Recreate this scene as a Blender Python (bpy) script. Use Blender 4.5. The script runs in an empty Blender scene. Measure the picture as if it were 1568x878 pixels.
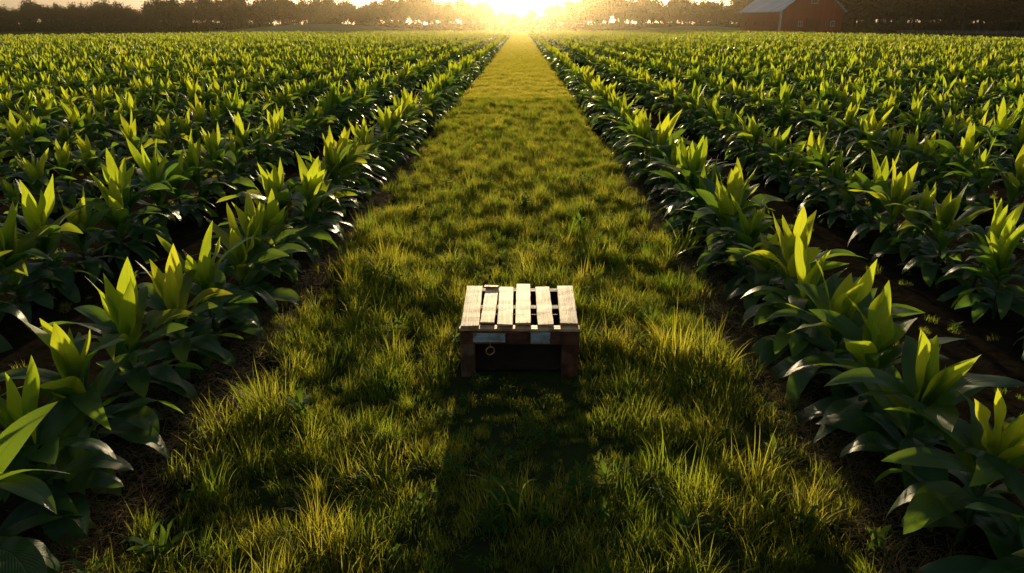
import bpy, math, random
import numpy as np
from mathutils import Vector, Matrix, noise
R=random.Random(7)
rad=math.radians
scene=bpy.context.scene
scene.view_settings.view_transform='Standard'
scene.view_settings.look='None'
scene.view_settings.exposure=0
SUN_EL=5.5
# ---------------------------------------------------------------- world / sun
w=bpy.data.worlds.new("World"); scene.world=w; w.use_nodes=True
nt=w.node_tree; nt.nodes.clear()
out=nt.nodes.new('ShaderNodeOutputWorld'); bg=nt.nodes.new('ShaderNodeBackground')
sky=nt.nodes.new('ShaderNodeTexSky'); sky.sky_type='NISHITA'; sky.sun_disc=False
sky.sun_elevation=rad(SUN_EL); sky.sun_rotation=0.0; sky.air_density=1.0; sky.dust_density=1.7; sky.ozone_density=1.5
bg.inputs['Strength'].default_value=0.12
hs=nt.nodes.new('ShaderNodeHueSaturation'); hs.inputs['Saturation'].default_value=0.75
nt.links.new(sky.outputs[0],hs.inputs['Color']); nt.links.new(hs.outputs[0],bg.inputs[0]); nt.links.new(bg.outputs[0],out.inputs[0])
sl=bpy.data.lights.new('sun','SUN'); sl.energy=5.0; sl.angle=rad(0.6); sl.color=(1.0,0.77,0.43)
so=bpy.data.objects.new('sun',sl); scene.collection.objects.link(so); so.rotation_euler=(-rad(90-SUN_EL),0,0); so.location=(0,60,30)
# ---------------------------------------------------------------- camera
cd=bpy.data.cameras.new('camera'); cam=bpy.data.objects.new('camera',cd); scene.collection.objects.link(cam)
cam.location=(0,0,3.0); cam.rotation_euler=(rad(90-21.0),0,rad(0.7)); cd.lens=24; cd.sensor_width=36; cd.clip_end=5000; cd.clip_start=0.05
scene.camera=cam
# ---------------------------------------------------------------- helpers
def newmat(name):
    m=bpy.data.materials.new(name); m.use_nodes=True; m.node_tree.nodes.clear(); return m,m.node_tree.nodes,m.node_tree.links
def node(ns,t,**k):
    n=ns.new(t)
    for a,b in k.items(): setattr(n,a,b)
    return n
def ramp(ns,stops):
    r=ns.new('ShaderNodeValToRGB'); e=r.color_ramp.elements
    while len(e)<len(stops): e.new(0.5)
    for i,(p,c) in enumerate(stops): e[i].position=p; e[i].color=(*c,1)
    return r
def mesh_obj(name,V,F,mats,uv=None,mi=None,smooth=True,link=True,parent=None):
    me=bpy.data.meshes.new(name); me.from_pydata([tuple(v) for v in V],[],F)
    for m in (mats if isinstance(mats,(list,tuple)) else [mats]): me.materials.append(m)
    if mi is not None: me.polygons.foreach_set('material_index',mi)
    me.polygons.foreach_set('use_smooth',[smooth]*len(F))
    if uv is not None:
        l=me.uv_layers.new(name='UVMap'); idx=np.empty(len(me.loops),dtype=np.int32); me.loops.foreach_get('vertex_index',idx)
        l.data.foreach_set('uv',np.array(uv,dtype=np.float32)[idx].ravel())
    me.update()
    o=bpy.data.objects.new(name,me)
    if link: scene.collection.objects.link(o)
    if parent: o.parent=parent
    return o
def leafmat(name,c1,c2,tr1,tr2,fac=0.4,rough=0.4,veins=False,patch=0.6,spec=0.5):
    m,ns,ls=newmat(name)
    o=ns.new('ShaderNodeOutputMaterial'); mix=ns.new('ShaderNodeMixShader'); p=ns.new('ShaderNodeBsdfPrincipled'); t=ns.new('ShaderNodeBsdfTranslucent')
    oi=ns.new('ShaderNodeObjectInfo'); g=ns.new('ShaderNodeNewGeometry')
    nz=node(ns,'ShaderNodeTexNoise'); nz.inputs['Scale'].default_value=patch; nz.inputs['Detail'].default_value=3
    ls.new(g.outputs['Position'],nz.inputs['Vector'])
    a=node(ns,'ShaderNodeMath',operation='ADD'); ls.new(oi.outputs['Random'],a.inputs[0]); ls.new(nz.outputs['Fac'],a.inputs[1])
    b=node(ns,'ShaderNodeMath',operation='MULTIPLY_ADD'); b.inputs[1].default_value=0.9; b.inputs[2].default_value=-0.4; ls.new(a.outputs[0],b.inputs[0])
    r1=ramp(ns,[(0.0,c1),(1.0,c2)]); r2=ramp(ns,[(0.0,tr1),(1.0,tr2)])
    ls.new(b.outputs[0],r1.inputs[0]); ls.new(b.outputs[0],r2.inputs[0])
    cb,ct=r1.outputs[0],r2.outputs[0]
    if veins:
        uv=ns.new('ShaderNodeTexCoord'); sx=ns.new('ShaderNodeSeparateXYZ'); ls.new(uv.outputs['UV'],sx.inputs[0])
        d=node(ns,'ShaderNodeMath',operation='SUBTRACT'); ls.new(sx.outputs[0],d.inputs[0]); d.inputs[1].default_value=0.5
        ab=node(ns,'ShaderNodeMath',operation='ABSOLUTE'); ls.new(d.outputs[0],ab.inputs[0])
        mid=node(ns,'ShaderNodeMapRange'); mid.inputs[1].default_value=0.0; mid.inputs[2].default_value=0.04; mid.inputs[3].default_value=1; mid.inputs[4].default_value=0
        ls.new(ab.outputs[0],mid.inputs[0])
        s1=node(ns,'ShaderNodeMath',operation='MULTIPLY_ADD'); ls.new(ab.outputs[0],s1.inputs[0]); s1.inputs[1].default_value=-0.55; ls.new(sx.outputs[1],s1.inputs[2])
        s2=node(ns,'ShaderNodeMath',operation='MULTIPLY'); ls.new(s1.outputs[0],s2.inputs[0]); s2.inputs[1].default_value=70
        s3=node(ns,'ShaderNodeMath',operation='SINE'); ls.new(s2.outputs[0],s3.inputs[0])
        s4=node(ns,'ShaderNodeMath',operation='POWER'); s5=node(ns,'ShaderNodeMath',operation='ABSOLUTE'); ls.new(s3.outputs[0],s5.inputs[0]); ls.new(s5.outputs[0],s4.inputs[0]); s4.inputs[1].default_value=6
        nn=node(ns,'ShaderNodeTexNoise'); nn.inputs['Scale'].default_value=9; nn.inputs['Detail'].default_value=5; ls.new(g.outputs['Position'],nn.inputs['Vector'])
        mm=node(ns,'ShaderNodeMix',data_type='RGBA',blend_type='MULTIPLY'); mm.inputs['Factor'].default_value=0.6; ls.new(cb,mm.inputs[6])
        rr=ramp(ns,[(0.3,(0.45,0.5,0.45)),(0.7,(1.25,1.2,1.0))]); ls.new(nn.outputs['Fac'],rr.inputs[0]); ls.new(rr.outputs[0],mm.inputs[7])
        m2=node(ns,'ShaderNodeMix',data_type='RGBA'); f=node(ns,'ShaderNodeMath',operation='MULTIPLY'); f.inputs[1].default_value=0.5; ls.new(mid.outputs[0],f.inputs[0]); ls.new(f.outputs[0],m2.inputs['Factor'])
        ls.new(mm.outputs[2],m2.inputs[6]); m2.inputs[7].default_value=(0.14,0.2,0.06,1); cb=m2.outputs[2]
        m3=node(ns,'ShaderNodeMix',data_type='RGBA',blend_type='MULTIPLY'); ls.new(ct,m3.inputs[6]); m3.inputs[7].default_value=(0.62,0.7,0.5,1)
        mx=node(ns,'ShaderNodeMath',operation='MAXIMUM'); ls.new(mid.outputs[0],mx.inputs[0]); q=node(ns,'ShaderNodeMath',operation='MULTIPLY'); q.inputs[1].default_value=0.5; ls.new(s4.outputs[0],q.inputs[0]); ls.new(q.outputs[0],mx.inputs[1]); ls.new(mx.outputs[0],m3.inputs['Factor']); ct=m3.outputs[2]
        bm=ns.new('ShaderNodeBump'); bm.inputs['Strength'].default_value=0.35; bm.inputs['Distance'].default_value=0.01
        h=node(ns,'ShaderNodeMath',operation='ADD'); ls.new(mx.outputs[0],h.inputs[0]); ls.new(nn.outputs['Fac'],h.inputs[1]); ls.new(h.outputs[0],bm.inputs['Height'])
        ls.new(bm.outputs[0],p.inputs['Normal'])
    ls.new(cb,p.inputs['Base Color']); ls.new(ct,t.inputs['Color'])
    p.inputs['Roughness'].default_value=rough; p.inputs['Specular IOR Level'].default_value=spec
    mix.inputs[0].default_value=fac; ls.new(p.outputs[0],mix.inputs[1]); ls.new(t.outputs[0],mix.inputs[2]); ls.new(mix.outputs[0],o.inputs[0])
    return m
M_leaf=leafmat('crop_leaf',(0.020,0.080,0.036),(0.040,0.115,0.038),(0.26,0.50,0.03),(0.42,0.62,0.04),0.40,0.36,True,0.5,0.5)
M_backlit=leafmat('backlit_crop_leaf',(0.04,0.11,0.028),(0.08,0.145,0.03),(0.52,0.70,0.025),(0.82,0.84,0.04),0.6,0.42,True,0.5,0.35)  # backlight on the upper leaves painted in as a brighter yellow-green
M_lfar_lit=leafmat('sunlit_far_crop_leaf',(0.04,0.105,0.025),(0.08,0.135,0.03),(0.52,0.68,0.03),(0.80,0.82,0.05),0.56,0.45,False,0.5,0.35)  # sunlight on the far rows put into a brighter leaf colour
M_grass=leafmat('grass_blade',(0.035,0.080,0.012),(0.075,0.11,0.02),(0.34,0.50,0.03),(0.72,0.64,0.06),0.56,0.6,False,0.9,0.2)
M_grassf_lit=leafmat('sunlit_far_grass_blade',(0.08,0.12,0.015),(0.14,0.14,0.02),(0.72,0.68,0.05),(0.95,0.82,0.09),0.66,0.5,False,0.9,0.3)  # golden sun glow of the far path painted into the blade colour
M_weed=leafmat('weed_leaf',(0.03,0.08,0.02),(0.05,0.11,0.02),(0.2,0.36,0.03),(0.3,0.42,0.04),0.4,0.75,False,0.9,0.1)
M_straw=leafmat('dry_straw',(0.16,0.10,0.045),(0.26,0.18,0.08),(0.3,0.2,0.08),(0.4,0.28,0.1),0.3,0.7,False,0.9,0.2)
M_tleaf=leafmat('tree_foliage',(0.025,0.038,0.010),(0.05,0.06,0.016),(0.06,0.08,0.02),(0.12,0.11,0.03),0.25,0.8,False,0.05,0.1)
M_aleaf=leafmat('autumn_foliage',(0.05,0.042,0.012),(0.08,0.055,0.015),(0.12,0.09,0.02),(0.18,0.11,0.03),0.25,0.8,False,0.05,0.1)
M_bush=leafmat('bush_foliage',(0.02,0.035,0.012),(0.04,0.055,0.016),(0.06,0.09,0.02),(0.1,0.12,0.03),0.3,0.7,False,0.1,0.1)
def simple(name,col,rough=0.8,c2=None,scale=3.0,bump=0,coord='Object',stretch=(1,1,1),rnd=0.0,metal=0):
    m,ns,ls=newmat(name); o=ns.new('ShaderNodeOutputMaterial'); p=ns.new('ShaderNodeBsdfPrincipled'); ls.new(p.outputs[0],o.inputs[0])
    tc=ns.new('ShaderNodeTexCoord'); mp=ns.new('ShaderNodeMapping'); mp.inputs['Scale'].default_value=stretch; ls.new(tc.outputs[coord],mp.inputs[0])
    n=ns.new('ShaderNodeTexNoise'); n.inputs['Scale'].default_value=scale; n.inputs['Detail'].default_value=8; n.inputs['Roughness'].default_value=0.65; ls.new(mp.outputs[0],n.inputs['Vector'])
    c2=c2 or tuple(x*0.6 for x in col)
    r=ramp(ns,[(0.35,c2),(0.65,col)]); ls.new(n.outputs['Fac'],r.inputs[0]); c=r.outputs[0]
    ls.new(c,p.inputs['Base Color']); p.inputs['Roughness'].default_value=rough; p.inputs['Metallic'].default_value=metal
    if bump:
        b=ns.new('ShaderNodeBump'); b.inputs['Strength'].default_value=0.8; b.inputs['Distance'].default_value=bump; ls.new(n.outputs['Fac'],b.inputs['Height']); ls.new(b.outputs[0],p.inputs['Normal'])
    return m
M_bark=simple('bark',(0.07,0.055,0.04),0.9,scale=2)
M_stem=simple('crop_stem',(0.06,0.10,0.03),0.6)

# GN scatter -------------------------------------------------------------
ngc={}
def scatter_group(coll):
    if coll.name in ngc: return ngc[coll.name]
    g=bpy.data.node_groups.new('scatter_'+coll.name,'GeometryNodeTree')
    g.interface.new_socket('Geometry',in_out='INPUT',socket_type='NodeSocketGeometry'); g.interface.new_socket('Geometry',in_out='OUTPUT',socket_type='NodeSocketGeometry')
    N=g.nodes; L=g.links; i=N.new('NodeGroupInput'); o=N.new('NodeGroupOutput')
    ci=N.new('GeometryNodeCollectionInfo'); ci.inputs['Collection'].default_value=coll; ci.inputs['Separate Children'].default_value=True; ci.inputs['Reset Children'].default_value=True
    ip=N.new('GeometryNodeInstanceOnPoints'); ip.inputs['Pick Instance'].default_value=True
    def na(n,t):
        a=N.new('GeometryNodeInputNamedAttribute'); a.data_type=t; a.inputs['Name'].default_value=n
        return next(x for x in a.outputs if x.enabled and x.name=='Attribute')
    L.new(i.outputs[0],ip.inputs['Points']); L.new(ci.outputs[0],ip.inputs['Instance'])
    L.new(na('idx','INT'),ip.inputs['Instance Index']); L.new(na('rot','FLOAT_VECTOR'),ip.inputs['Rotation']); L.new(na('scl','FLOAT_VECTOR'),ip.inputs['Scale'])
    L.new(ip.outputs[0],o.inputs[0]); ngc[coll.name]=g; return g
def scatter(name,rows,coll):
    me=bpy.data.meshes.new(name); n=len(rows); me.vertices.add(n)
    me.vertices.foreach_set('co',np.array([r[0] for r in rows],dtype=np.float32).ravel())
    a=me.attributes.new('rot','FLOAT_VECTOR','POINT'); a.data.foreach_set('vector',np.array([r[1] for r in rows],dtype=np.float32).ravel())
    a=me.attributes.new('scl','FLOAT_VECTOR','POINT'); a.data.foreach_set('vector',np.array([r[2] for r in rows],dtype=np.float32).ravel())
    a=me.attributes.new('idx','INT','POINT'); a.data.foreach_set('value',np.array([r[3] for r in rows],dtype=np.int32))
    me.update(); o=bpy.data.objects.new(name,me); scene.collection.objects.link(o)
    md=o.modifiers.new('scatter','NODES'); md.node_group=scatter_group(coll); return o
def srccoll(name,objs):
    c=bpy.data.collections.new(name)
    for o in objs: c.objects.link(o)
    return c

# ---------------------------------------------------------------- crop plants
def add_leaf(V,F,U,base,az,th0,bend,L,W,fold,rng,nseg=11,nc=2,tipe=.85,rf=1.0):
    r=np.array([math.cos(az),math.sin(az),0]); s0=np.array([-math.sin(az),math.cos(az),0]); z=np.array([0,0,1.])
    p=np.array(base,float); i0=len(V); ph=rng.uniform(0,6); ph2=rng.uniform(0,6); tw=rng.uniform(-0.7,0.7); sway=rng.uniform(-.3,.3); fr=rng.uniform(7,13); ruf=rng.uniform(0.05,0.13)*rf
    for i in range(nseg+1):
        t=i/nseg; th=th0-bend*t**1.4
        T=math.cos(th)*r+math.sin(th)*z; n=-math.sin(th)*r+math.cos(th)*z
        if i: p=p+T*(L/nseg)+s0*(sway*L/nseg*t*2)
        a=tw*t; s=math.cos(a)*s0+math.sin(a)*n; nn=-math.sin(a)*s0+math.cos(a)*n
        prof=(t**0.75)*((1-t)**tipe)*(2.0+ (tipe-.8)*1.4) if t<1 else 0
        prof=max(prof,0.13*(1-t)); wd=W*.5*prof
        fo=fold*(1-0.5*t)
        for j in range(-nc,nc+1):
            u=j/nc
            q=p+s*(u*wd*math.cos(fo))+nn*(abs(u)*wd*math.sin(fo)-0.18*u*u*wd)+nn*(ruf*W*u*u*math.sin(fr*t+ph+(1.9 if u>0 else 0))*prof)+nn*(0.01*math.sin(5*t+ph2))
            V.append(q); U.append((u*.5+.5,t))
    m=2*nc+1
    for i in range(nseg):
        for j in range(2*nc):
            a=i0+i*m+j; F.append((a,a+1,a+m+1,a+m))
def tube(V,F,p0,p1,r0,r1,n=6,U=None):
    p0=np.array(p0,float);p1=np.array(p1,float); d=p1-p0; d/=np.linalg.norm(d)+1e-9
    x=np.cross(d,[0.3,0.9,0.1]); x/=np.linalg.norm(x); y=np.cross(d,x); i0=len(V)
    for p,r in((p0,r0),(p1,r1)):
        for k in range(n):
            a=2*math.pi*k/n; V.append(p+x*math.cos(a)*r+y*math.sin(a)*r)
            if U is not None: U.append((0.5,0.1))
    for k in range(n): F.append((i0+k,i0+(k+1)%n,i0+n+(k+1)%n,i0+n+k))
def plant(name,seed,N=24,nseg=11,nc=2,wm=1.0,far=False):
    g=random.Random(seed); V=[];F=[];U=[]; az=g.uniform(0,6); H=g.uniform(.44,.58)
    tube(V,F,(0,0,-.03),(g.uniform(-.02,.02),g.uniform(-.02,.02),H+.05),.022,.012,6,U); mi=[1]*len(F)
    for k in range(N):
        q=(k+.5)/N; az+=2.399+g.uniform(-.45,.45)
        hb=.06+H*q**.8
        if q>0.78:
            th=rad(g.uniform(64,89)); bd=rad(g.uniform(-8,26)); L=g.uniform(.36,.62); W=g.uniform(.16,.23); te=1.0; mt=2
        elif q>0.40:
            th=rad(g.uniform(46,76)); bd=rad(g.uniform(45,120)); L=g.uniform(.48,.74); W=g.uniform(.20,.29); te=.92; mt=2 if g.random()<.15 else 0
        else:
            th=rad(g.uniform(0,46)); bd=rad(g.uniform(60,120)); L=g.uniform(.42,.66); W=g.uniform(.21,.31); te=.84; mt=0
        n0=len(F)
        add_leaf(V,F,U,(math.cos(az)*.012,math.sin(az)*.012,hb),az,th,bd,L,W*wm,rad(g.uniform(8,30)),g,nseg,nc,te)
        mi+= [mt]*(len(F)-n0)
    return mesh_obj(name,V,F,[M_leaf,M_stem,M_lfar_lit if far else M_backlit],U,mi,link=False)
c_near=srccoll('crop_plant_sources',[plant('crop_plant_src_%02d'%i,100+i,24+i%5,13) for i in range(13)])
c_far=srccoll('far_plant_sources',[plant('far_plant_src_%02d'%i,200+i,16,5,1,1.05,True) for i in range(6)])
def right_lim(y): return 83
def left_lim(y):
    return 107 if y<145 else max(30,107-(y-145)*67/140)
FIELD_END=262
def make_row(x0):
    near=[];far=[]; y=0.9+R.uniform(0,.4)
    while y<FIELD_END:
        lim=right_lim(y) if x0>0 else left_lim(y)
        if abs(x0)>lim: y+=1; continue
        if abs(x0)>y*0.95+14: y+=1; continue
        s=R.uniform(.88,1.22)*(1+0.16*noise.noise(Vector((x0*.3,y*.25,0))))
        if y<7: s*=1.06
        x=x0+R.gauss(0,.05)
        wx=1.06 if abs(x0)<4 else .93
        if y>30: wx*=.94
        it=((x,y,0),(R.gauss(0,.07),R.gauss(0,.07),R.uniform(0,6.28)),(s*wx,s*wx,s*R.uniform(.94,1.12)))
        if y<45 and abs(x0)<40: near.append((*it,R.randrange(13)))
        else: far.append((*it,R.randrange(6)))
        y+=R.uniform(.54,.80)*(1 if y<120 else 1.2)
    return near,far
xs=[2.78+2.45*i for i in range(33)]+[-(3.08+2.42*i) for i in range(43)]
for x0 in xs:
    n,f=make_row(x0)
    if n: scatter('crop_row',n,c_near)
    if f: scatter('distant_crop_row',f,c_far)

# ---------------------------------------------------------------- grass
def tuft(name,seed,nb,rad0,h0,h1,wd,mat,seg=3,flat=False):
    g=random.Random(seed); V=[];F=[]; cz=g.uniform(0,6.28)
    for b in range(nb):
        a=g.uniform(0,6.28); rr=rad0*math.sqrt(g.random()); bx,by=rr*math.cos(a),rr*math.sin(a)
        az=a+g.gauss(0,.9) if g.random()<.6 else cz+g.gauss(0,.6); h=g.uniform(h0,h1)*(1-.4*rr/rad0); lean0=g.uniform(.0,.4); bend=g.uniform(.2,1.7)
        if flat: lean0=g.uniform(1.2,1.5); bend=g.uniform(-.1,.3)
        w_=wd*g.uniform(.6,1.3); sa=az+math.pi/2+g.gauss(0,.5); sx,sy=math.cos(sa),math.sin(sa)
        x,y,z=bx,by,(0.012 if flat else -.01); i0=len(V)
        for i in range(seg+1):
            t=i/seg; l=lean0+bend*t*t
            if i: x+=math.sin(l)*math.cos(az)*h/seg; y+=math.sin(l)*math.sin(az)*h/seg; z+=math.cos(l)*h/seg
            ww=w_*.5*(1-t**1.8)
            if i<seg: V.append((x-sx*ww,y-sy*ww,z)); V.append((x+sx*ww,y+sy*ww,z))
            else: V.append((x,y,z))
        for i in range(seg-1): F.append((i0+2*i,i0+2*i+1,i0+2*i+3,i0+2*i+2))
        F.append((i0+2*seg-2,i0+2*seg-1,i0+2*seg))
    return mesh_obj(name,V,F,mat,smooth=False,link=False)
def weed(name,seed):
    g=random.Random(seed);V=[];F=[];U=[];az=0
    for k in range(13):
        az+=2.4+g.uniform(-.3,.3); add_leaf(V,F,U,(0,0,.01+.008*k),az,rad(g.uniform(20,75)),rad(g.uniform(30,70)),g.uniform(.07,.14),g.uniform(.025,.05),.3,g,5,1)
    return mesh_obj(name,V,F,M_weed,U,link=False)
gs=[tuft('grass_src_%02d'%i,300+i,58,.11,.08,.21,.0052,M_grass,4) for i in range(8)]+[tuft('grass_src_%02d'%(8+i),320+i,44,.07,.2,.42,.0062,M_grass,6) for i in range(4)]+[weed('grass_src_w%d'%i,340+i) for i in range(3)]
c_grass=srccoll('grass_sources',gs)
c_gfar=srccoll('grass_far_sources',[tuft('gf_src_%02d'%i,360+i,40,.24,.09,.22,.014,M_grassf_lit,2) for i in range(6)])
c_straw=srccoll('straw_sources',[tuft('straw_src_%02d'%i,380+i,16,.16,.05,.22,.005,M_straw,2,True) for i in range(4)])
PL,PR=-2.4,2.08
def edge_density(x,y):
    wob=.3*noise.noise(Vector((y*.8,3.1,0)))
    dl=x-(PL+wob); dr=(PR+wob)-x; d=min(dl,dr)
    return max(0,min(1,d/.5+.45))
CRX,CRY0,CRY1=.545,5.55,6.56
rows=[]
def putgrass(n,y0,y1,x0,x1,dfun,smin=.65,smax=1.25,gap=False):
    for _ in range(n):
        x=R.uniform(x0,x1); y=y0+(y1-y0)*R.random()
        if R.random()>dfun(x,y): continue
        if abs(x)<CRX+.02 and CRY0-.10<y<CRY1+.05: 
            continue
        nz=noise.noise(Vector((x*1.5,y*1.5,0)))+.8*noise.noise(Vector((x*3.7,y*3.7,5)))
        s=R.uniform(smin,smax)*(1+.85*nz)
        s=max(.35,s)
        tall=.06+.22*max(0,noise.noise(Vector((x*1.1+7,y*1.1,3))))*(1.6 if abs(x)>1.1 else .7)
        if abs(x)<.7 and 4.6<y<5.6: s=min(s*.55,.6); tall=0
        elif abs(x)<.75 and 3<y<5.5: s*=.8; tall=.02
        if gap: tall=.0
        k=R.random(); idx=R.randrange(8)
        if k<tall: idx=8+R.randrange(4); s=max(s,.7)
        elif k>.975 or (gap and k>.6): idx=12+R.randrange(3)
        if y>14 and idx>11: idx=3
        if abs(x)<.75 and y<5.4 and R.random()<.12: idx=12+R.randrange(3)
        rows.append(((x,y,0),(R.gauss(0,.14),R.gauss(0,.14),R.uniform(0,6.28)),(s,s,s*R.uniform(.8,1.2)),idx))
putgrass(15500,1.6,30,-3.1,2.7,edge_density)
def gap_density(x,y): 
    return max(0.05,noise.noise(Vector((x*.9,y*.7,9)))*1.1+.15)
putgrass(12000,1.2,34,-16,16,lambda x,y:0 if PL-.1<x<PR+.1 else gap_density(x,y),.35,.7,True)
scatter('grass_path',rows,c_grass)
rows=[]
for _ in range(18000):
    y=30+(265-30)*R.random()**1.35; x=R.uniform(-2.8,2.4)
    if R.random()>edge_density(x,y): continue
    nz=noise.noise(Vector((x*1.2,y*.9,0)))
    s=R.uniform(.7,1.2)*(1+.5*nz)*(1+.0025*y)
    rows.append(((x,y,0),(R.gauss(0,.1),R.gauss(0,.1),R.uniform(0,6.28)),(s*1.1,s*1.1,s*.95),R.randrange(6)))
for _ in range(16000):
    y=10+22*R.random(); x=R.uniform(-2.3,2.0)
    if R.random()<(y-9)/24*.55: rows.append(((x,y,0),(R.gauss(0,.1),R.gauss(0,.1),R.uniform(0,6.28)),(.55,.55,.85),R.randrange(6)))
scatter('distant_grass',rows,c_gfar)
rows=[]
for _ in range(3600):
    side=R.choice((-1,1)); x=(PL if side<0 else PR)+side*abs(R.gauss(.1,.4)); y=R.uniform(1.5,18)
    rows.append(((x,y,R.uniform(0,.04)),(R.gauss(0,.15),R.gauss(0,.15),R.uniform(0,6.28)),(1,1,1),R.randrange(4)))
scatter('dry_straw',rows,c_straw)

# ---------------------------------------------------------------- ground
m,ns,ls=newmat('ground_soil'); o=ns.new('ShaderNodeOutputMaterial'); p=ns.new('ShaderNodeBsdfPrincipled'); ls.new(p.outputs[0],o.inputs[0]); p.inputs['Roughness'].default_value=1.0; p.inputs['Specular IOR Level'].default_value=.0
g=ns.new('ShaderNodeNewGeometry'); n1=ns.new('ShaderNodeTexNoise'); n1.inputs['Scale'].default_value=6; n1.inputs['Detail'].default_value=10; n1.inputs['Roughness'].default_value=.7; ls.new(g.outputs['Position'],n1.inputs['Vector'])
r1=ramp(ns,[(.3,(.012,.009,.006)),(.7,(.045,.034,.020))]); ls.new(n1.outputs['Fac'],r1.inputs[0])
n2=ns.new('ShaderNodeTexNoise'); n2.inputs['Scale'].default_value=.05; n2.inputs['Detail'].default_value=6; ls.new(g.outputs['Position'],n2.inputs['Vector'])
r2=ramp(ns,[(.3,(.05,.08,.018)),(.7,(.10,.12,.03))]); ls.new(n2.outputs['Fac'],r2.inputs[0])
sx=ns.new('ShaderNodeSeparateXYZ'); ls.new(g.outputs['Position'],sx.inputs[0])
far=node(ns,'ShaderNodeMath',operation='GREATER_THAN'); far.inputs[1].default_value=FIELD_END; ls.new(sx.outputs[1],far.inputs[0])
ax=node(ns,'ShaderNodeMath',operation='ABSOLUTE'); ls.new(sx.outputs[0],ax.inputs[0])
pth=node(ns,'ShaderNodeMapRange'); pth.inputs[1].default_value=2.3; pth.inputs[2].default_value=1.9; pth.inputs[3].default_value=0; pth.inputs[4].default_value=.55; ls.new(ax.outputs[0],pth.inputs[0])
wide=node(ns,'ShaderNodeMath',operation='GREATER_THAN'); wide.inputs[1].default_value=108; ls.new(ax.outputs[0],wide.inputs[0])
mx=node(ns,'ShaderNodeMath',operation='MAXIMUM'); ls.new(far.outputs[0],mx.inputs[0]); ls.new(pth.outputs[0],mx.inputs[1])
mx2=node(ns,'ShaderNodeMath',operation='MAXIMUM'); ls.new(mx.outputs[0],mx2.inputs[0]); ls.new(wide.outputs[0],mx2.inputs[1])
mm=node(ns,'ShaderNodeMix',data_type='RGBA'); ls.new(mx2.outputs[0],mm.inputs['Factor']); ls.new(r1.outputs[0],mm.inputs[6]); ls.new(r2.outputs[0],mm.inputs[7]); ls.new(mm.outputs[2],p.inputs['Base Color'])
b=ns.new('ShaderNodeBump'); b.inputs['Distance'].default_value=.05; b.inputs['Strength'].default_value=1; ls.new(n1.outputs['Fac'],b.inputs['Height']); ls.new(b.outputs[0],p.inputs['Normal'])
M_ground=m
V=[];F=[]
gx=[-2500,-300,-60]+[-12+.25*i for i in range(97)]+[60,300,2500]
gy=[-400,-30]+[.0+.25*i for i in range(97)]+[60,260,600,3000]
for yy in gy:
    for xx in gx:
        zz=0
        if abs(xx)<12.1 and 0<=yy<=24.1: zz=-.02+.03*noise.noise(Vector((xx*1.3,yy*1.3,0)))+.02*noise.noise(Vector((xx*4,yy*4,2)))
        V.append((xx,yy,min(zz,0.015)))
nx=len(gx)
for j in range(len(gy)-1):
    for i in range(nx-1): a=j*nx+i; F.append((a,a+1,a+nx+1,a+nx))
mesh_obj('ground',V,F,M_ground)
M_meadow=simple('meadow_grass',(.26,.30,.08),.95,(.18,.22,.06),.08,coord='Object')
def hill(name,cx,cy,rx,ry,h):
    V=[(cx,cy,h)];F=[];NR,NA=8,40
    for i in range(1,NR+1):
        t=i/NR
        for k in range(NA):
            a=2*math.pi*k/NA; V.append((cx+rx*t*math.cos(a),cy+ry*t*math.sin(a),h*(math.cos(math.pi*t)*.5+.5)-(.05 if i==NR else 0)+.0))
    for k in range(NA): F.append((0,1+k,1+(k+1)%NA))
    for i in range(NR-1):
        for k in range(NA):
            a=1+i*NA+k; b_=1+i*NA+(k+1)%NA; F.append((a,a+NA,b_+NA,b_))
    mesh_obj(name,V,F,M_meadow)
hill('meadow_hill',-85,318,62,24,3.2); hill('meadow_hill',75,312,50,22,2.4)

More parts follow.
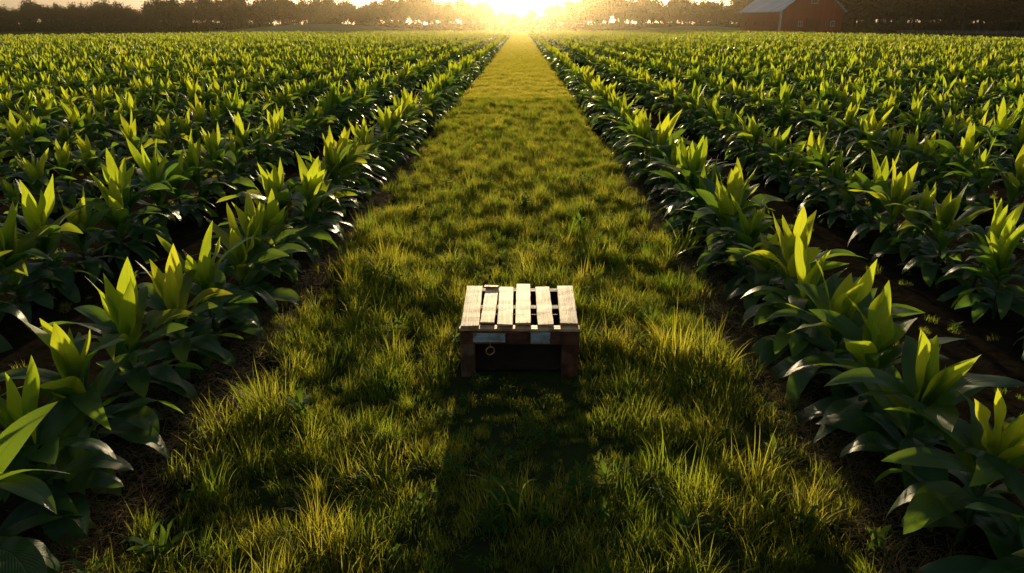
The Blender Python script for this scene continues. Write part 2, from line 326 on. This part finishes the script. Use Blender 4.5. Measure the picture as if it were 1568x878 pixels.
# ---------------------------------------------------------------- trees
def tree(name,seed,H,leafn,mat,lsz=.2,spread=1.0,depth=5):
    g=random.Random(seed);V=[];F=[];E=[]
    def br(p,d,L,r,dep):
        p=np.array(p,float); segs=2
        for s in range(segs):
            d=d+np.array([g.gauss(0,.12),g.gauss(0,.12),g.gauss(.05,.08)]); d/=np.linalg.norm(d)
            q=p+d*L/segs; tube(V,F,p,q,r*(1-.3*s/segs),r*(1-.3*(s+1)/segs),4 if dep<3 else 6)
            if dep<=2: E.append((p,q))
            if dep<=depth-1 and s==0 and dep>0:
                dd=d+np.array([g.gauss(0,.7),g.gauss(0,.7),g.gauss(0,.3)])*spread; dd/=np.linalg.norm(dd); br(q,dd,L*.6,r*.5,dep-1 if dep<3 else dep-2)
            p=q
        if dep>0:
            k=3 if dep>1 else 2
            a0=g.uniform(0,6.28)
            for i in range(k):
                a=a0+i*6.28/k+g.gauss(0,.4); sp=g.uniform(.3,.95)*spread
                x=np.cross(d,[.2,.4,.9]); x/=np.linalg.norm(x)+1e-9; y=np.cross(d,x)
                dd=d+(x*math.cos(a)+y*math.sin(a))*sp; dd/=np.linalg.norm(dd)
                br(p,dd,L*g.uniform(.58,.95),r*.58,dep-1)
    br((0,0,-.2),np.array([0,0,1.]),H*.20,H*.018,depth)
    nt_=len(F)
    for (p,q) in E:
        if g.random()<.12: continue
        for _ in range(leafn):
            t=g.random(); c=p*(1-t)+q*t+np.array([g.gauss(0,.45),g.gauss(0,.45),g.gauss(0,.45)])*H/14
            a=np.array([g.gauss(0,1) for _ in range(3)]); a/=np.linalg.norm(a); b_=np.cross(a,[g.random(),g.random(),1]); b_/=np.linalg.norm(b_)+1e-9
            s=lsz*g.uniform(.6,1.4); i0=len(V); V.extend([c-a*s,c+b_*s*.6,c+a*s,c-b_*s*.6]); F.append((i0,i0+1,i0+2,i0+3))
    return mesh_obj(name,V,F,[M_bark,mat],None,[0]*nt_+[1]*(len(F)-nt_),smooth=False,link=False)
trs=[tree('tree_src_%d'%i,500+i,12,[10,8,4,10,3,7][i],[M_tleaf,M_tleaf,M_aleaf,M_tleaf,M_tleaf,M_aleaf][i],.24,[.6,.75,.7,.45,.65,.7][i],4) for i in range(6)]
c_tree=srccoll('tree_sources',trs)
def bush(name,seed):
    g=random.Random(seed);V=[];F=[]
    blobs=[(g.uniform(-1,1),g.uniform(-.5,.5),g.uniform(.2,.7),g.uniform(.4,.8)) for _ in range(7)]
    for _ in range(900):
        bx,by,bz,br_=g.choice(blobs); a=np.array([g.gauss(0,1) for _ in range(3)]); a/=np.linalg.norm(a)
        c=np.array([bx,by,bz])+a*br_*g.uniform(.6,1.05); c[2]=abs(c[2])
        d=np.array([g.gauss(0,1) for _ in range(3)]); d/=np.linalg.norm(d); e=np.cross(a,d); e/=np.linalg.norm(e)+1e-9
        s=g.uniform(.06,.14); i0=len(V); V.extend([c-d*s,c+e*s*.6,c+d*s,c-e*s*.6]); F.append((i0,i0+1,i0+2,i0+3))
    return mesh_obj(name,V,F,M_bush,smooth=False,link=False)
c_bush=srccoll('bush_sources',[bush('bush_src_%d'%i,600+i) for i in range(4)])
rows=[]
def tr(x,y,s,wx=1.0): rows.append(((x,y,0),(0,0,R.uniform(0,6.28)),(wx*s*R.uniform(.9,1.15),wx*s*R.uniform(.9,1.15),s*R.uniform(.9,1.12)),R.randrange(6)))
for lay,(yb,sp) in enumerate(((338,4.0),(348,4.5),(360,5.),(375,5.5))):
    x=-340
    while x<340:
        px=x/yb
        base=1.6+.5*noise.noise(Vector((x*.03,lay*2.,0)))
        if px<-.5: base*=.8
        if abs(px)<.035: base*=.6
        elif abs(px)<.065: base*=.8
        if px>.3: base*=1.3
        tr(x+R.gauss(0,1.5),yb+R.uniform(-4,4),base*R.uniform(.7,1.2)); x+=sp*R.uniform(.6,1.25)
scatter('distant_trees',rows,c_tree)
rows=[]
for _ in range(44):
    x=R.uniform(104,185); y=R.uniform(262,300); tr(x,y,R.uniform(1.6,2.3))
for _ in range(34):
    x=R.uniform(128,190); y=R.uniform(218,255); tr(x,y,R.uniform(1.4,2.0))
scatter('farmyard_trees',rows,c_tree)
def hedge(name,p0,p1,step,s0,s1,j=.6):
    rows=[]; d=math.dist(p0,p1); n=int(d/step); a=math.atan2(p1[1]-p0[1],p1[0]-p0[0])
    for i in range(n):
        t=i/n; s=R.uniform(s0,s1)
        rows.append(((p0[0]+(p1[0]-p0[0])*t+R.gauss(0,j),p0[1]+(p1[1]-p0[1])*t+R.gauss(0,j),-.05),(0,0,a+R.gauss(0,.3)),(s,s,s),R.randrange(4)))
    scatter(name,rows,c_bush)
hedge('hedge',(85.5,60),(87,226),1.0,.9,1.2)
hedge('hedge',(-110,90),(-109,146),1.2,.6,.9)
hedge('hedge',(-109,146),(-38,288),1.3,.7,1.05)
hedge('hedge',(-40,285),(78,268),1.4,.5,.9)
hedge('undergrowth',(-330,331),(330,331),1.3,2.0,4.4,2.5)
hedge('undergrowth',(112,262),(200,240),1.2,1.8,3.4,2.0)

# ---------------------------------------------------------------- barn
def emp(name,loc,rz=0):
    e=bpy.data.objects.new(name,None); scene.collection.objects.link(e); e.location=loc; e.rotation_euler=(0,0,rz); e.empty_display_size=.3; return e
def box(name,c,s,mat,parent,rot=(0,0,0),bev=0.0):
    x,y,z=[k/2 for k in s]
    V=[(-x,-y,-z),(x,-y,-z),(x,y,-z),(-x,y,-z),(-x,-y,z),(x,-y,z),(x,y,z),(-x,y,z)]
    F=[(0,3,2,1),(4,5,6,7),(0,1,5,4),(1,2,6,5),(2,3,7,6),(3,0,4,7)]
    o=mesh_obj(name,V,F,mat,smooth=False,parent=parent); o.location=c; o.rotation_euler=rot
    return o
def siding(name,col,gap=.35):
    m,ns,ls=newmat(name); o=ns.new('ShaderNodeOutputMaterial'); p=ns.new('ShaderNodeBsdfPrincipled'); ls.new(p.outputs[0],o.inputs[0])
    tc=ns.new('ShaderNodeTexCoord'); sx=ns.new('ShaderNodeSeparateXYZ'); ls.new(tc.outputs['Object'],sx.inputs[0])
    ad=node(ns,'ShaderNodeMath',operation='ADD'); ls.new(sx.outputs[0],ad.inputs[0]); ls.new(sx.outputs[1],ad.inputs[1])
    fr=node(ns,'ShaderNodeMath',operation='FRACT'); ls.new(ad.outputs[0],fr.inputs[0]); fl=node(ns,'ShaderNodeMath',operation='FLOOR'); ls.new(ad.outputs[0],fl.inputs[0])
    wn=node(ns,'ShaderNodeTexWhiteNoise',noise_dimensions='1D'); ls.new(fl.outputs[0],wn.inputs['W'])
    n=ns.new('ShaderNodeTexNoise'); n.inputs['Scale'].default_value=.6; n.inputs['Detail'].default_value=6; ls.new(tc.outputs['Object'],n.inputs['Vector'])
    a2=node(ns,'ShaderNodeMath',operation='ADD'); ls.new(wn.outputs[0],a2.inputs[0]); ls.new(n.outputs['Fac'],a2.inputs[1])
    r=ramp(ns,[(.3,tuple(c*.7 for c in col)),(1.0,col)]); h=node(ns,'ShaderNodeMath',operation='MULTIPLY'); h.inputs[1].default_value=.6; ls.new(a2.outputs[0],h.inputs[0]); ls.new(h.outputs[0],r.inputs[0])
    gp=node(ns,'ShaderNodeMath',operation='LESS_THAN'); gp.inputs[1].default_value=.1; ls.new(fr.outputs[0],gp.inputs[0])
    mm=node(ns,'ShaderNodeMix',data_type='RGBA'); ls.new(gp.outputs[0],mm.inputs['Factor']); ls.new(r.outputs[0],mm.inputs[6]); mm.inputs[7].default_value=(*[c*gap for c in col],1)
    ls.new(mm.outputs[2],p.inputs['Base Color']); p.inputs['Roughness'].default_value=.75; p.inputs['Specular IOR Level'].default_value=.15; return m
M_red=siding('red_siding',(.45,.020,.018)); M_white=simple('white_trim',(.7,.68,.64),.6,(.5,.48,.45)); M_roof=siding('metal_roof',(.80,.84,.88),.8); M_glass=simple('dark_glass',(.03,.04,.05),.15,(.02,.02,.03)); M_redd=siding('red_door',(.26,.02,.018))
M_stone=simple('stone_base',(.3,.28,.26),.9)
def barn(name,loc,rz,W,L,He,rise,detail=True,roofm=M_roof):
    e=emp(name,loc,rz)
    V=[(0,0,0),(W,0,0),(W,0,He),(W/2,0,He+rise),(0,0,He),(0,L,0),(W,L,0),(W,L,He),(W/2,L,He+rise),(0,L,He)]
    F=[(0,1,2,3,4),(5,9,8,7,6),(0,4,9,5),(1,6,7,2)]
    mesh_obj('walls',V,F,M_red,smooth=False,parent=e)
    ov=.7; sl=rise/(W/2)
    for sd,nm in((-1,'roof_slope_1'),(1,'roof_slope_2')):
        x0=W/2; x1=W/2+sd*(W/2+ov); z1=He+rise-sl*(W/2+ov)
        t=.22
        V=[(x0,-ov,He+rise+.05),(x1,-ov,z1+.05),(x1,L+ov,z1+.05),(x0,L+ov,He+rise+.05)]; V+= [(a,b_,c+t) for a,b_,c in V]
        F=[(0,1,2,3),(7,6,5,4),(0,4,5,1),(1,5,6,2),(2,6,7,3)]
        mesh_obj(nm,V,F,roofm,smooth=False,parent=e)
    if detail:
        box('foundation',(W/2,L/2,.25),(W+.1,L+.1,.5),M_stone,e)
        box('corner_trim_1',(.15,-.06,He/2+.2),(.3,.12,He-.4),M_white,e)
        box('corner_trim_2',(W-.12,-.06,He/2+.2),(.24,.12,He-.4),M_redd,e)
        box('corner_trim_side',(-.06,.3,He/2+.2),(.12,.5,He-.5),M_white,e)
        box('barn_door',(W*.52,-.12,2.5),(4.6,.2,4.0),M_redd,e)
        for i,x in enumerate((-2.4,2.4)): box('door_frame_%d'%i,(W*.52+x,-.14,2.5),(.22,.24,4.2),M_redd,e)
        box('door_frame_top',(W*.52,-.14,4.72),(5.2,.26,.24),M_redd,e)
        for i,x in enumerate((W*.2,W*.32,W*.72,W*.84)):
            box('window_frame_%d'%i,(x,-.06,3.2),(1.5,.12,1.7),M_white if i%2 else M_redd,e); box('window_glass_%d'%i,(x,-.1,3.2),(1.15,.12,1.35),M_glass,e); box('window_bar_%d'%i,(x,-.14,3.2),(.12,.12,1.4),M_white,e)
        box('loft_frame',(W/2,-.06,He+3.2),(2.4,.12,2.4),M_white,e); box('loft_door',(W/2,-.1,He+3.2),(2.0,.12,2.0),M_redd,e)
        for i in range(4):
            y=L*(.15+.23*i); box('side_window_frame_%d'%i,(-.06,y,3.3),(.12,1.5,1.6),M_redd,e); box('side_window_glass_%d'%i,(-.1,y,3.3),(.12,1.15,1.25),M_glass,e)
    return e
barn('red_barn',(83.2,236,0),rad(15),23.3,23,7.2,8.4)
barn('red_shed',(150,196,0),rad(18),8,9,3.2,2.4,False,simple('shed_roof',(.12,.11,.11),.7))
M_fence=simple('weathered_wood',(.30,.27,.23),.9)
fe=emp('wooden_fence',(112,218,0),rad(-14))
for i in range(30): box('post_%d'%i,(i*2.6,0,.65),(.16,.16,1.4),M_fence,fe)
for k,z in enumerate((.5,.85,1.2)): box('rail_%d'%k,(38,-.1,z),(76,.05,.14),M_fence,fe)

# ---------------------------------------------------------------- pallet crate
def woodmat(name,col,dark,rnd=.25,stain=.8,rough=.6,spec=.3):
    m,ns,ls=newmat(name); o=ns.new('ShaderNodeOutputMaterial'); p=ns.new('ShaderNodeBsdfPrincipled'); ls.new(p.outputs[0],o.inputs[0])
    tc=ns.new('ShaderNodeTexCoord'); oi=ns.new('ShaderNodeObjectInfo')
    off=node(ns,'ShaderNodeVectorMath',operation='ADD'); cx=ns.new('ShaderNodeCombineXYZ'); mu=node(ns,'ShaderNodeMath',operation='MULTIPLY'); mu.inputs[1].default_value=37; ls.new(oi.outputs['Random'],mu.inputs[0]); ls.new(mu.outputs[0],cx.inputs[0]); ls.new(mu.outputs[0],cx.inputs[1]); ls.new(tc.outputs['Object'],off.inputs[0]); ls.new(cx.outputs[0],off.inputs[1])
    mp=ns.new('ShaderNodeMapping'); mp.inputs['Scale'].default_value=(2.2,38,38); ls.new(off.outputs[0],mp.inputs[0])
    n=ns.new('ShaderNodeTexNoise'); n.inputs['Scale'].default_value=1; n.inputs['Detail'].default_value=7; n.inputs['Roughness'].default_value=.7; n.inputs['Distortion'].default_value=.4; ls.new(mp.outputs[0],n.inputs['Vector'])
    n2=ns.new('ShaderNodeTexNoise'); n2.inputs['Scale'].default_value=7; n2.inputs['Detail'].default_value=6; ls.new(off.outputs[0],n2.inputs['Vector'])
    r=ramp(ns,[(.34,dark),(.5,tuple(a*.8 for a in col)),(.68,col)]); ls.new(n.outputs['Fac'],r.inputs[0])
    st=ramp(ns,[(.40,(.35,.24,.16)),(.54,(1,1,1))]); ls.new(n2.outputs['Fac'],st.inputs[0])
    mm=node(ns,'ShaderNodeMix',data_type='RGBA',blend_type='MULTIPLY'); mm.inputs['Factor'].default_value=stain; ls.new(r.outputs[0],mm.inputs[6]); ls.new(st.outputs[0],mm.inputs[7])
    mr=ns.new('ShaderNodeMapRange'); mr.inputs[3].default_value=1-rnd; mr.inputs[4].default_value=1+rnd; ls.new(oi.outputs['Random'],mr.inputs[0]); hs=ns.new('ShaderNodeHueSaturation'); ls.new(mr.outputs[0],hs.inputs['Value']); ls.new(mm.outputs[2],hs.inputs['Color'])
    ls.new(hs.outputs[0],p.inputs['Base Color']); p.inputs['Roughness'].default_value=rough; p.inputs['Specular IOR Level'].default_value=spec
    b=ns.new('ShaderNodeBump'); b.inputs['Strength'].default_value=.8; b.inputs['Distance'].default_value=.005; ls.new(n.outputs['Fac'],b.inputs['Height']); ls.new(b.outputs[0],p.inputs['Normal']); return m
M_slat=woodmat('pale_weathered_board',(.88,.52,.24),(.34,.15,.06),.14,.75,.5,.5); M_old=woodmat('old_brown_board',(.20,.11,.06),(.06,.035,.02)); M_redw=woodmat('reddish_board',(.24,.085,.045),(.08,.035,.02)); M_blue=woodmat('painted_grey_board',(.52,.56,.58),(.24,.24,.23),.1); M_shade=woodmat('shaded_inner_board',(.03,.02,.014),(.012,.008,.006))  # near-black inner boards: shade of the crate opening painted into the wood colour
M_iron=simple('rusty_ring',(.75,.42,.08),.4,(.4,.2,.05),20,metal=.5)
cr=emp('wooden_pallet_crate',(0.0,CRY0,0))
def board(name,c,L,Wd,T,mat,axis='x',rz=0.0,tilt=0.0,ns_=10,jag=.006):
    g=R; V=[];F=[]
    for i in range(ns_+1):
        x=-L/2+L*i/ns_
        for (y,z) in((-1,-1),(1,-1),(1,1),(-1,1)):
            e=jag if i in(0,ns_) else 0
            V.append((x+g.uniform(-e,e),y*Wd/2+g.uniform(-1,1)*.0025,z*T/2+g.uniform(-1,1)*.001))
    for i in range(ns_):
        for k in range(4): a=i*4+k; b_=i*4+(k+1)%4; F.append((a,a+4,b_+4,b_))
    F.append((0,1,2,3)); a=ns_*4; F.append((a+3,a+2,a+1,a))
    o=mesh_obj(name,V,F,mat,smooth=False,parent=cr); o.location=c
    o.rotation_euler={'x':(tilt,0,rz),'y':(0,tilt,math.pi/2+rz),'z':(0,math.pi/2,rz)}[axis]
    b=o.modifiers.new('bevel','BEVEL'); b.width=.003; b.segments=2; b.limit_method='ANGLE'; return o
HT=.494
sl=[(-.535,-.372,.0,1.0,.02),(-.352,-.222,.075,.96,-.012),(-.205,-.062,.03,.98,.006),(-.038,.105,.055,1.06,-.004),(.16,.305,.045,.98,.004),(.372,.535,.07,1.0,-.018)]
for i,(a,b_,y0,y1,rz) in enumerate(sl):
    board('top_slat_%d'%(i+1),((a+b_)/2,(y0+y1)/2,HT-.011+R.uniform(-.002,.004)),y1-y0,b_-a,.022,M_slat,'y',rz,R.uniform(-.006,.006),jag=.012)
board('loose_strip',(-.29,.965,HT+.002),.15,.05,.018,M_slat,'x',-.1)
for i,y in enumerate((.03,.5,.95)): board('cross_bearer_%d'%(i+1),(0,y,HT-.036),1.08,.09,.024,M_slat if i==0 else M_old,'x')
board('front_rail',(0,.0,HT-.115),1.06,.024,.125,M_redw,'x')
board('back_rail',(0,.99,HT-.13),1.06,.03,.16,M_old,'x')
board('side_rail_1',(-.525,.5,HT-.15),.93,.03,.2,M_redw,'y'); board('side_rail_2',(.525,.5,HT-.15),.93,.03,.2,M_redw,'y')
board('painted_panel_1',(-.27,-.026,HT-.105),.29,.018,.085,M_blue,'x'); board('painted_panel_2',(.185,-.028,HT-.105),.17,.018,.105,M_blue,'x',.0)
board('small_block',(-.02,-.03,HT-.10),.19,.03,.07,M_redw,'x')
for i,(x,y,wd) in enumerate(((-.47,.045,.13),(.455,.045,.15),(-.47,.93,.13),(.46,.93,.13))):
    board('leg_%d'%(i+1),(x,y,.16),.42,wd,.10,M_old if i%2==0 else M_redw,'z',math.pi/2)
for k,z in enumerate((.07,.19)):
    board('side_board_l%d'%k,(-.53,.5,z),.9,.02,.10,M_old,'y',0.01*k); board('side_board_r%d'%k,(.53,.5,z),.9,.02,.10,M_redw,'y')
board('back_board_low',(0,1.0,.09),1.0,.02,.17,M_shade,'x'); board('back_board',(0,1.0,.26),1.0,.02,.14,M_shade,'x'); board('inner_floor',(0,.5,.02),.95,.85,.02,M_shade,'x')
bpy.ops.mesh.primitive_torus_add(major_radius=.038,minor_radius=.006,location=(-.262,-.045,HT-.225),rotation=(math.pi/2,0,.3)); t=bpy.context.object; t.name='iron_ring'; t.data.materials.append(M_iron); t.parent=cr
V=[];F=[]; tube(V,F,(-.262,-.045,HT-.14),(-.262,-.045,HT-.188),.004,.004); mesh_obj('ring_hook',V,F,M_iron,parent=cr)
V=[];F=[]
for (a,b_,y0,y1,rz) in sl:
    for y in(.08,.5,.93):
        for f in(.25,.75):
            x=a+(b_-a)*f; i0=len(V)
            for k in range(6): V.append((x+.006*math.cos(k*1.047),y+.006*math.sin(k*1.047),HT+.007))
            F.append(tuple(range(i0,i0+6)))
mesh_obj('nail_heads',V,F,simple('nail_iron',(.06,.045,.035),.6),parent=cr)

# ---------------------------------------------------------------- haze
m,ns,ls=newmat('evening_haze'); o=ns.new('ShaderNodeOutputMaterial'); v=ns.new('ShaderNodeVolumeScatter'); v.inputs['Density'].default_value=.00026; v.inputs['Anisotropy'].default_value=.91; v.inputs['Color'].default_value=(1,.82,.52,1); ls.new(v.outputs[0],o.inputs['Volume'])
V=[(-420,60,-1),(420,60,-1),(420,460,-1),(-420,460,-1),(-420,60,25),(420,60,25),(420,460,25),(-420,460,25)]
F=[(0,3,2,1),(4,5,6,7),(0,1,5,4),(1,2,6,5),(2,3,7,6),(3,0,4,7)]
mesh_obj('haze',V,F,m,smooth=False)
